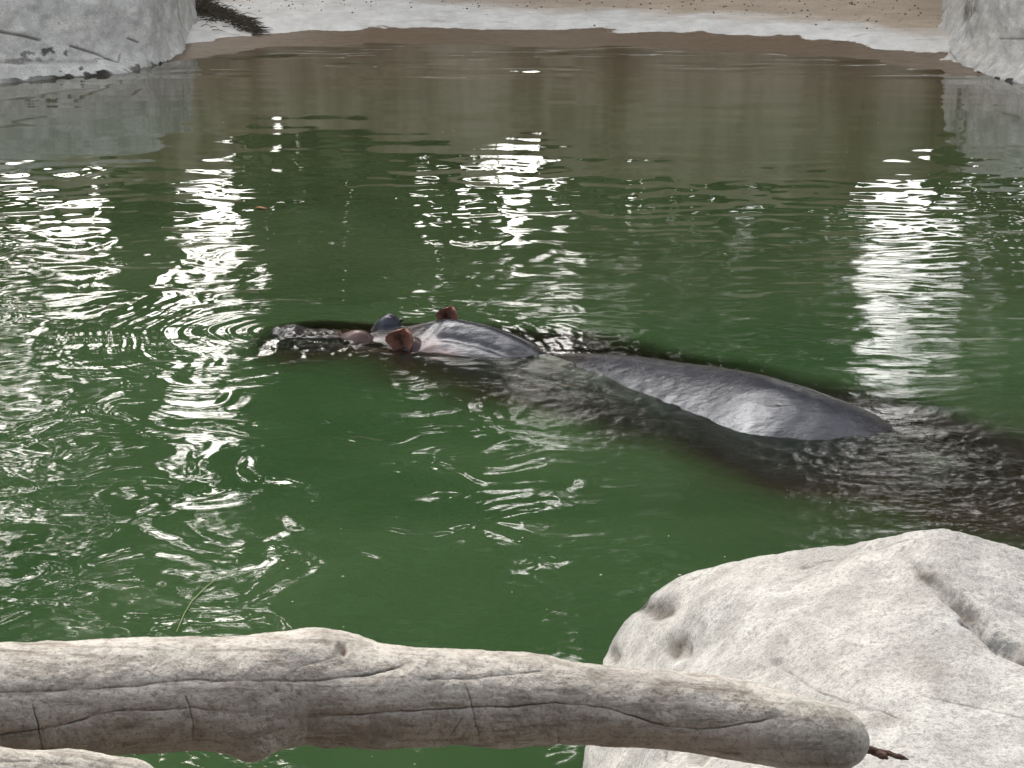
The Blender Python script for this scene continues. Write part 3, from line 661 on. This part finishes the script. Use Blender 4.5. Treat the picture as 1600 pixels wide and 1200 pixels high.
        f3 = np.array([(ring[k], ring[k + 1], ring[k + 1] + n1_, ring[k] + n1_) for k in range(len(ring) - 1)])
        f3 = f3[:, ::-1]
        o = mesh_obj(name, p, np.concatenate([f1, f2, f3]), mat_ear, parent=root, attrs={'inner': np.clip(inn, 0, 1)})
        return o, p.reshape(2, nu, nv, 3)[0]
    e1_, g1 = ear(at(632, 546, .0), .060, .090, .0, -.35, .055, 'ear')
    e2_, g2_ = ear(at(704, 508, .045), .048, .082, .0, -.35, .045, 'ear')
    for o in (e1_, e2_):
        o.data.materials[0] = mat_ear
    # bristles on the rim of the far ear
    for k in range(16):
        i = 23 - abs(k % 8 - 2); j = int(3 + k * .9) % 20
        a0 = g2_[i, j] + np.array([0, 0, 0.001]); dr = np.array([random.uniform(-.012, .014), random.uniform(-.01, .01), random.uniform(.010, .022)])
        V2, *_ = tube(np.array([a0, a0 + dr * .5, a0 + dr]), [.0009, .0007, .0003], 5)
        mesh_obj('bristle', V2.reshape(-1, 3), grid_faces(3, 5, wrap=True), mat_hair, parent=e2_)
    # eyes, half closed under the brow
    def ball(c0, r, name):
        th = np.linspace(0, math.pi, 14); ph = np.linspace(0, 2 * math.pi, 20, endpoint=False)
        V3 = np.stack([r * 1.2 * np.outer(np.sin(th), np.cos(ph)), r * np.outer(np.sin(th), np.sin(ph)), r * .8 * np.outer(np.cos(th), np.ones(20))], -1) + c0 - np.array(root.location)
        mesh_obj(name, V3.reshape(-1, 3), grid_faces(14, 20, wrap=True)[:, ::-1], mat_eye, parent=root)
    ball(at(540, 534, .012), .008, 'eye'); ball(at(627, 500, .045), .009, 'eye')
    return p, Fc
HV, HF = build_hippo()

# ------------------------------------------------------------------ water
M = Mat('pool_water')
px, py = 1.0, 1.0
mic = M.noise(16, 4, .6, vec=M.pos((1, 1.8, 1)), dist=.4); mic2 = M.noise(60, 3, .6, vec=M.pos((1, 1.6, 1)), dist=.5)
hgt = M.math('MULTIPLY', M.math('ADD', M.math('MULTIPLY', mic, 1.0), M.math('MULTIPLY', mic2, .28)), M.attr('ripple'))
nb_ = M.bump(hgt, .22, .006)
murk = M.mix(M.ramp(M.noise(.5, 6, .6, dist=.8), [(.38, 0), (.62, 1)]), (.020, .045, .016), (.034, .063, .026))
murk = M.mix(M.math('MULTIPLY', M.attr('silt'), .8), murk, (.085, .072, .042))
murk = M.mix(M.attr('mud'), murk, (.016, .013, .008))
dif = M.n('ShaderNodeBsdfDiffuse', Color=murk); cmb = M.n('ShaderNodeCombineXYZ', Z=1.0); M.set(dif.inputs['Normal'], cmb.outputs[0])
refr = M.n('ShaderNodeBsdfRefraction', IOR=1.33, Roughness=.0); refr.inputs['Color'].default_value = (.9, .95, .82, 1)
body = M.n('ShaderNodeMixShader', Fac=M.attr('murk')); M.set(body.inputs[1], refr.outputs[0]); M.set(body.inputs[2], dif.outputs[0])
fr = M.n('ShaderNodeFresnel', IOR=1.47); M.set(fr.inputs['Normal'], nb_)
gl = M.n('ShaderNodeBsdfGlossy', Roughness=.015); gl.inputs['Color'].default_value = (1, 1, 1, 1); M.set(gl.inputs['Normal'], nb_)
ms = M.n('ShaderNodeMixShader', Fac=fr.outputs[0]); M.set(ms.inputs[1], body.outputs[0]); M.set(ms.inputs[2], gl.outputs[0])
M.t.links.new(ms.outputs[0], M.out.inputs['Surface']); mat_water = M.m

WAVE = .5
def build_water():
    ys = [2.0]
    while ys[-1] < 17.6: ys.append(ys[-1] + min(.05, max(.0042, .00036 * ys[-1] ** 2)))
    ys = np.array(ys); nc = 960
    k = np.linspace(-1, 1, nc)
    X = np.outer(.37 * ys + .35, k); Y = np.repeat(ys[:, None], nc, 1)
    # far to the sides the sheet goes on, coarser
    x, y = X.ravel(), Y.ravel()
    pz = np.stack([x, y, 0 * x], 1); u, v = proj(pz)
    h = np.zeros(len(x))
    W1, W2 = vn2(x * 1.1, y * 1.1, 70), vn2(x * 1.1 + 9, y * 1.1, 71)
    W3, W4 = vn2(x * 3.1, y * 3.1, 72), vn2(x * 3.1, y * 3.1, 73)
    # distances to head and body
    N0 = st(.02, .12); E0 = st(.75, .28)
    ab = E0 - N0; tt = np.clip(((x - N0[0]) * ab[0] + (y - N0[1]) * ab[1]) / (ab @ ab), 0, 1)
    dh = np.hypot(x - N0[0] - tt * ab[0], y - N0[1] - tt * ab[1])
    S_ = (x - NOSE[0]) * AX[0] + (y - NOSE[1]) * AX[1]; T_ = (x - NOSE[0]) * LAT[0] + (y - NOSE[1]) * LAT[1]
    tcen = np.interp(S_, HS[:, 0], HS[:, 1]); db = np.abs(T_ - tcen); nearside = T_ < tcen
    # 1 slow swell, crests across the view
    h += .0060 * vn2(x * .75 + .3 * W1, y * 1.3, 80) + .0034 * vn2(x * 1.7, y * 1.7, 180)
    calm = sstep(7.2, 12, y)                                   # the far half lies calmer
    h += (.0052 - .0018 * calm) * vn2(x * .9 + .4 * W1, y * 3.4 + .5 * W2, 81)
    h += (.0022 - .0010 * calm) * vn2(x * 2.4 + .6 * W1, y * 8.5 + .8 * W2, 82) * sstep(-.5, .5, vn2(x * .5, y * .4, 83) + .25)
    right = sstep(.2, 1.6, x) * sstep(11.5, 8, y)
    h += .0017 * right * np.sin(y * 36 + 1.3 * W1 * 3 + 2 * vn2(x * .8, y * 2, 84)) * sstep(-.4, .3, vn2(x * .7, y * .9, 85) + .2)
    sho = sstep(13.4, 15.0, y) * sstep(-.25, .35, vn2(x * .8, y * 1.5, 120) + .1)
    h += sho * (.028 * vn2(x * 1.1 + .4 * W1, y * 4.5, 121) + .009 * vn2(x * 3, y * 11, 122))
    mid_ = sstep(11.5, 9.5, y) * sstep(5.6, 6.6, y)
    h += mid_ * (.0040 * vn2(x * 2.2 + .8 * W3, y * 4.2 + .8 * W4, 150) + .0018 * vn2(x * 6 + W4, y * 11 + W3, 151))
    # 2 fine streaks behind the animal
    beh = sstep(.25, .6, T_ - tcen) * sstep(3.2, 1.6, T_ - tcen) * sstep(.2, .9, S_)
    h += beh * (.0024 * vn2(x * 4 + W1, y * 15 + 1.5 * W2, 86) + .0014 * vn2(x * 8, y * 26 + W4, 87))
    # 3 rings in front of the muzzle and the wake along the head
    fwd = sstep(.9, -.5, S_)
    k1 = 2 * math.pi / .075; ph = k1 * (dh + .06 * W3 + .10 * W1)
    env = np.exp(-dh / .75) * sstep(.02, .10, dh) * sstep(1.15, .55, dh + .2 * W1) * (.35 + .65 * fwd)
    h += .0046 * env * np.sin(ph) * (.45 + .9 * vn2(x * 3.5, y * 3.5, 88)) + .0026 * env * np.sin(ph * 1.9 + 2 * W4) * (.6 + .6 * vn2(x * 6, y * 6, 89))
    # bow wave arms opening to the left
    arm = np.exp(-((dh - .55) / .35) ** 2) * sstep(.7, -.2, S_); h += .0032 * arm * np.sin(2 * math.pi / .19 * (dh + .06 * W1))
    # 4 chop on the near left, where the swimmer has passed
    nl = sstep(7.6, 6.4, y) * sstep(.9, -.2, x + .25 * W1) * sstep(2.6, 4.2, y)
    lf = sstep(9.0, 7.6, y) * sstep(-.6, -1.4, x)
    nl = np.maximum(nl, lf)
    patch = sstep(-.35, .35, vn2(x * .9, y * .9, 90) + .15)
    h += nl * (.30 + .70 * patch) * (.0090 * vn2(x * 2.6 + .9 * W3, y * 3.6 + .9 * W4, 91) + .0058 * vn2(x * 6.5 + 1.2 * W3, y * 9 + 1.2 * W4, 92) + .0015 * vn2(x * 15 + 2 * W3, y * 19 + 2 * W4, 93))
    # 5 general small ripples everywhere near
    gen = .35 + .65 * sstep(-.2, .4, vn2(x * .8, y * .8, 94)); near = sstep(9.5, 6.5, y)
    h += near * gen * (.0017 * vn2(x * 8 + W3, y * 12 + W4, 95) + .0009 * vn2(x * 18 + W4, y * 26 + W3, 96))
    # 6 broken water over and behind the rump, and along the near flank
    rump = np.exp(-(((S_ - 3.1) / .8) ** 2)) * np.exp(-(((T_ + .40) / .6) ** 2))
    fl = np.exp(-np.maximum(db - .45, 0) / .25) * sstep(.6, 1.4, S_) * nearside * (.4 + .6 * sstep(-.3, .4, vn2(x * 1.6, y * 2.4, 141)))
    h += (rump * 1.1 + .8 * fl) * (.0042 * vn2(x * 7 + W3, y * 12 + W4, 97) + .0034 * vn2(x * 17 + W3 * 2, y * 24 + W4 * 2, 98) + .0020 * vn2(x * 38, y * 50, 99))
    kk = 2 * math.pi / .11; h += .0026 * fl * np.sin(kk * db + 2.5 * W3) * np.exp(-np.maximum(db - .3, 0) / .4)
    hd = np.exp(-((S_ - .35) / .18) ** 2) * np.exp(-((T_ + .02) / .12) ** 2); h += hd * (.016 * vn2(x * 13 + W3, y * 15, 100) + .009 * vn2(x * 30, y * 34, 101))
    h *= WAVE
    # droplet rings on the calm part
    for cu, cv, a_ in ((105, 270, .0026), (1450, 243, .0022), (655, 262, .0022), (925, 247, .0014)):
        q = at(cu, cv); r = np.hypot(x - q[0], (y - q[1])); h += a_ * np.exp(-(r / .22) ** 2) * np.cos(r * 22)
    V = np.stack([x, y, h], 1)
    # how thick the water is over whatever lies below
    bvh = BVHTree.FromPolygons(HV[::1].tolist(), HF.tolist()); dep = -beach_z(x, y)
    idx = np.nonzero((S_ > -.3) & (S_ < 3.6) & (abs(T_) < 1.3))[0]
    down = Vector((0, 0, -1)); inb = (S_ > -.3) & (S_ < 3.6) & (abs(T_) < 1.3)
    for i in idx:
        hit = bvh.ray_cast(Vector((x[i], y[i], .6)), down, 1.6)
        if hit[0] is not None: dep[i] = min(dep[i], max(h[i] - hit[0].z, 0) if hit[0].z < h[i] else 0.0)
    tau = np.abs(T_ - tcen) / 1.0 / np.maximum(np.interp(S_, HS[:, 0], HS[:, 2]), .05); tau = np.where(T_ > tcen, tau / .66, tau)
    soft = sstep(.75, 1.15, tau + .10 * W3 + .12 * vn2(x * 2, y * 2, 140)) + sstep(3.0, 3.5, S_) + sstep(.1, -.1, S_)
    dep = dep + np.where(inb, .75 * soft, 0)
    murk_ = 1 - np.exp(-np.maximum(dep, 0) * np.where((S_ > -.3) & (S_ < 3.6) & (abs(T_) < 1.3), 3.0, 7.0))
    rip = .05 + .10 * near * gen + .08 * nl + 3.0 * np.clip(rump + .5 * fl, 0, 1) + .25 * beh - .12 * calm
    silt = np.clip(sstep(-3.4, -.3, y - shore_y(x)) * .8 + .35 * sstep(8.5, 14, y) + .18 * sstep(6, 8, y) , 0, 1)
    mud = np.clip(.92 * sstep(1.25, .65, tau * np.where(T_ > tcen, 1.6, 1.0) * np.interp(S_, [0, .3, 1.2, 1.6], [.8, .62, .8, 1]) + .15 * W3 + .12 * vn2(x * 2, y * 2, 140)) * sstep(-.1, .3, S_) * sstep(3.9, 3.3, S_) + .7 * rump + .5 * np.exp(-(((S_ - 3.3) / .8) ** 2)) * np.exp(-(((T_ + .6) / .6) ** 2)), 0, 1) * (y < 9)
    o = mesh_obj('pool_water', V, grid_faces(len(ys), nc), mat_water, attrs={'murk': murk_, 'ripple': rip, 'silt': silt, 'mud': mud})
    tag(o, kind='structure')
    # side parts of the pool surface, outside the view
    for sgn in (-1, 1):
        e = sgn * (.37 * ys[::8] + .35); n_ = len(e)
        Vs = np.concatenate([np.stack([e, ys[::8], 0 * e], 1), np.stack([e * 0 + sgn * 9.5, ys[::8], 0 * e], 1)])
        Fs = np.array([(i, i + 1, n_ + i + 1, n_ + i) if sgn < 0 else (i, n_ + i, n_ + i + 1, i + 1) for i in range(n_ - 1)])
        Fs = Fs[:, ::-1]
        w = mesh_obj('pool_water', Vs, Fs, mat_water, attrs={'murk': np.ones(2 * n_), 'ripple': np.full(2 * n_, .5), 'silt': np.zeros(2 * n_)})
        tag(w, kind='structure')
build_water()

# ------------------------------------------------------------------ small things
M = Mat('dry_grass'); M.principled(M.mix(M.noise(20, 3), (.018, .014, .010), (.075, .058, .036)), .9); mat_dry = M.m
def debris():
    vs = []; fs = []; nb = 0
    for k in range(900):
        f = random.random() ** 1.3
        u0 = 306 + 95 * f; v0 = 22 + 22 * f + random.gauss(0, 7 * (1 - .7 * f))
        if v0 > 58: continue
        q = at(u0, v0, .10); z0 = float(beach_z(np.array([q[0]]), np.array([q[1]]))[0])
        ln = random.uniform(.05, .2); a = random.gauss(-.45, .6); d = np.array([math.cos(a), math.sin(a) * 1.5, 0]) * ln
        b = np.array([q[0], q[1], z0 + .004 + (1 - f) * random.random() * .05])
        mid = b + d * .5 + np.array([0, 0, random.uniform(.0, .04) * (1 - .6 * f)])
        V2, *_ = tube(np.array([b, mid, b + d]), [.004, .0035, .001], 4); vs.append(V2.reshape(-1, 3)); fs.append(grid_faces(3, 4, wrap=True) + nb); nb += 12
    tag(mesh_obj('dry_roots', np.concatenate(vs), np.concatenate(fs), mat_dry), 'dark tangle of dry roots washed up behind the left rock wall', 'roots', kind='stuff')
debris()
M = Mat('pebble'); M.principled(M.mix(M.noise(30, 3), (.06, .045, .03), (.2, .16, .12)), .9); mat_peb = M.m
def pebbles():
    vs = []; fs = []; nb = 0
    ico = np.array([(0, 0, 1), (.9, 0, .4), (.28, .85, .4), (-.72, .53, .4), (-.72, -.53, .4), (.28, -.85, .4), (.72, .53, -.3), (-.28, .85, -.3), (-.9, 0, -.3), (-.28, -.85, -.3), (.72, -.53, -.3), (0, 0, -.8)], float)
    tri = [(0, 1, 2), (0, 2, 3), (0, 3, 4), (0, 4, 5), (0, 5, 1), (1, 6, 2), (2, 7, 3), (3, 8, 4), (4, 9, 5), (5, 10, 1), (2, 6, 7), (3, 7, 8), (4, 8, 9), (5, 9, 10), (1, 10, 6), (6, 11, 7), (7, 11, 8), (8, 11, 9), (9, 11, 10), (10, 11, 6)]
    for k in range(1500):
        x = random.uniform(-3.1, 4.4); d = 1.0 + 3.2 * random.random() ** .6
        if d < 2.0 and random.random() > .12 + .25 * (x < -1.2): continue
        y = float(shore_y(x)) + d; z = float(beach_z(np.array([x]), np.array([y]))[0]); r = .003 + .013 * random.random() ** 5
        vs.append(ico * [r, r * random.uniform(.7, 1.3), r * .7] + [x, y, z + r * .3]); fs.append(np.array(tri) + nb); nb += 12
    tag(mesh_obj('gravel', np.concatenate(vs), np.concatenate(fs), mat_peb, smooth=False), 'small dark gravel scattered over the tan ground behind the pale rim', 'gravel', kind='stuff')
pebbles()
M = Mat('foam_speck'); M.principled(M.mix(M.noise(9, 2), (.16, .15, .10), (.55, .54, .48)), .7); mat_speck = M.m
def specks():
    vs = []; fs = []; nb = 0
    hexa = np.array([(math.cos(a), math.sin(a), 0) for a in np.arange(6) * math.pi / 3] + [(0, 0, .6)])
    for k in range(150):
        y = 3.3 + 10 * random.random() ** 1.3; x = random.uniform(-.33, .33) * y; r = random.uniform(.0012, .0032) * (.5 + y / 9)
        if abs(y - 6) < 1.0 and x > -1.1: continue
        vs.append(hexa * [r * random.uniform(.6, 1.8), r, r * .5] + [x, y, .004]); fs.append(np.array([(i, (i + 1) % 6, 6) for i in range(6)]) + nb); nb += 7
    tag(mesh_obj('floating_specks', np.concatenate(vs), np.concatenate(fs), mat_speck), 'tiny pale specks of scum floating on the green pool', 'specks', kind='stuff')
specks()
M = Mat('pale_straw'); M.principled((.22, .26, .12), .6); mat_straw = M.m
q = [at(276, 990), at(288, 962), at(300, 942), (at(322, 920)), at(345, 903), at(362, 897)]
t = np.linspace(0, 1, 40); Q = np.array(q); Q = np.stack([np.interp(t, np.linspace(0, 1, 6), Q[:, i]) for i in range(3)], 1); Q[:, 2] = .006
V2, *_ = tube(Q, np.interp(t, [0, .5, 1], [.0008, .0015, .0005]), 6)
tag(mesh_obj('grass_blade', V2.reshape(-1, 3), grid_faces(40, 6, wrap=True), mat_straw), 'thin curved pale green grass blade floating in front of the log', 'grass blade')
M = Mat('orange_leaf'); M.principled((.34, .15, .06), .6); mat_ol = M.m
def leaf(c0, L, w, ang):
    tt = np.linspace(0, 1, 12); xx = np.linspace(-1, 1, 5)
    V2 = np.array([[((a - .5) * L, b * w * math.sin(math.pi * min(max(a, .02), .98)), .004 + .006 * b * b + .004 * math.sin(a * 5)) for b in xx] for a in tt])
    c_, s_ = math.cos(ang), math.sin(ang); V3 = V2.copy(); V3[..., 0] = V2[..., 0] * c_ - V2[..., 1] * s_ + c0[0]; V3[..., 1] = V2[..., 0] * s_ + V2[..., 1] * c_ + c0[1]
    return mesh_obj('leaf', V3.reshape(-1, 3), grid_faces(12, 5), mat_ol)
tag(leaf(at(408, 327), .07, .016, .1), 'narrow orange leaf floating on the water left of the swimmer', 'leaf')
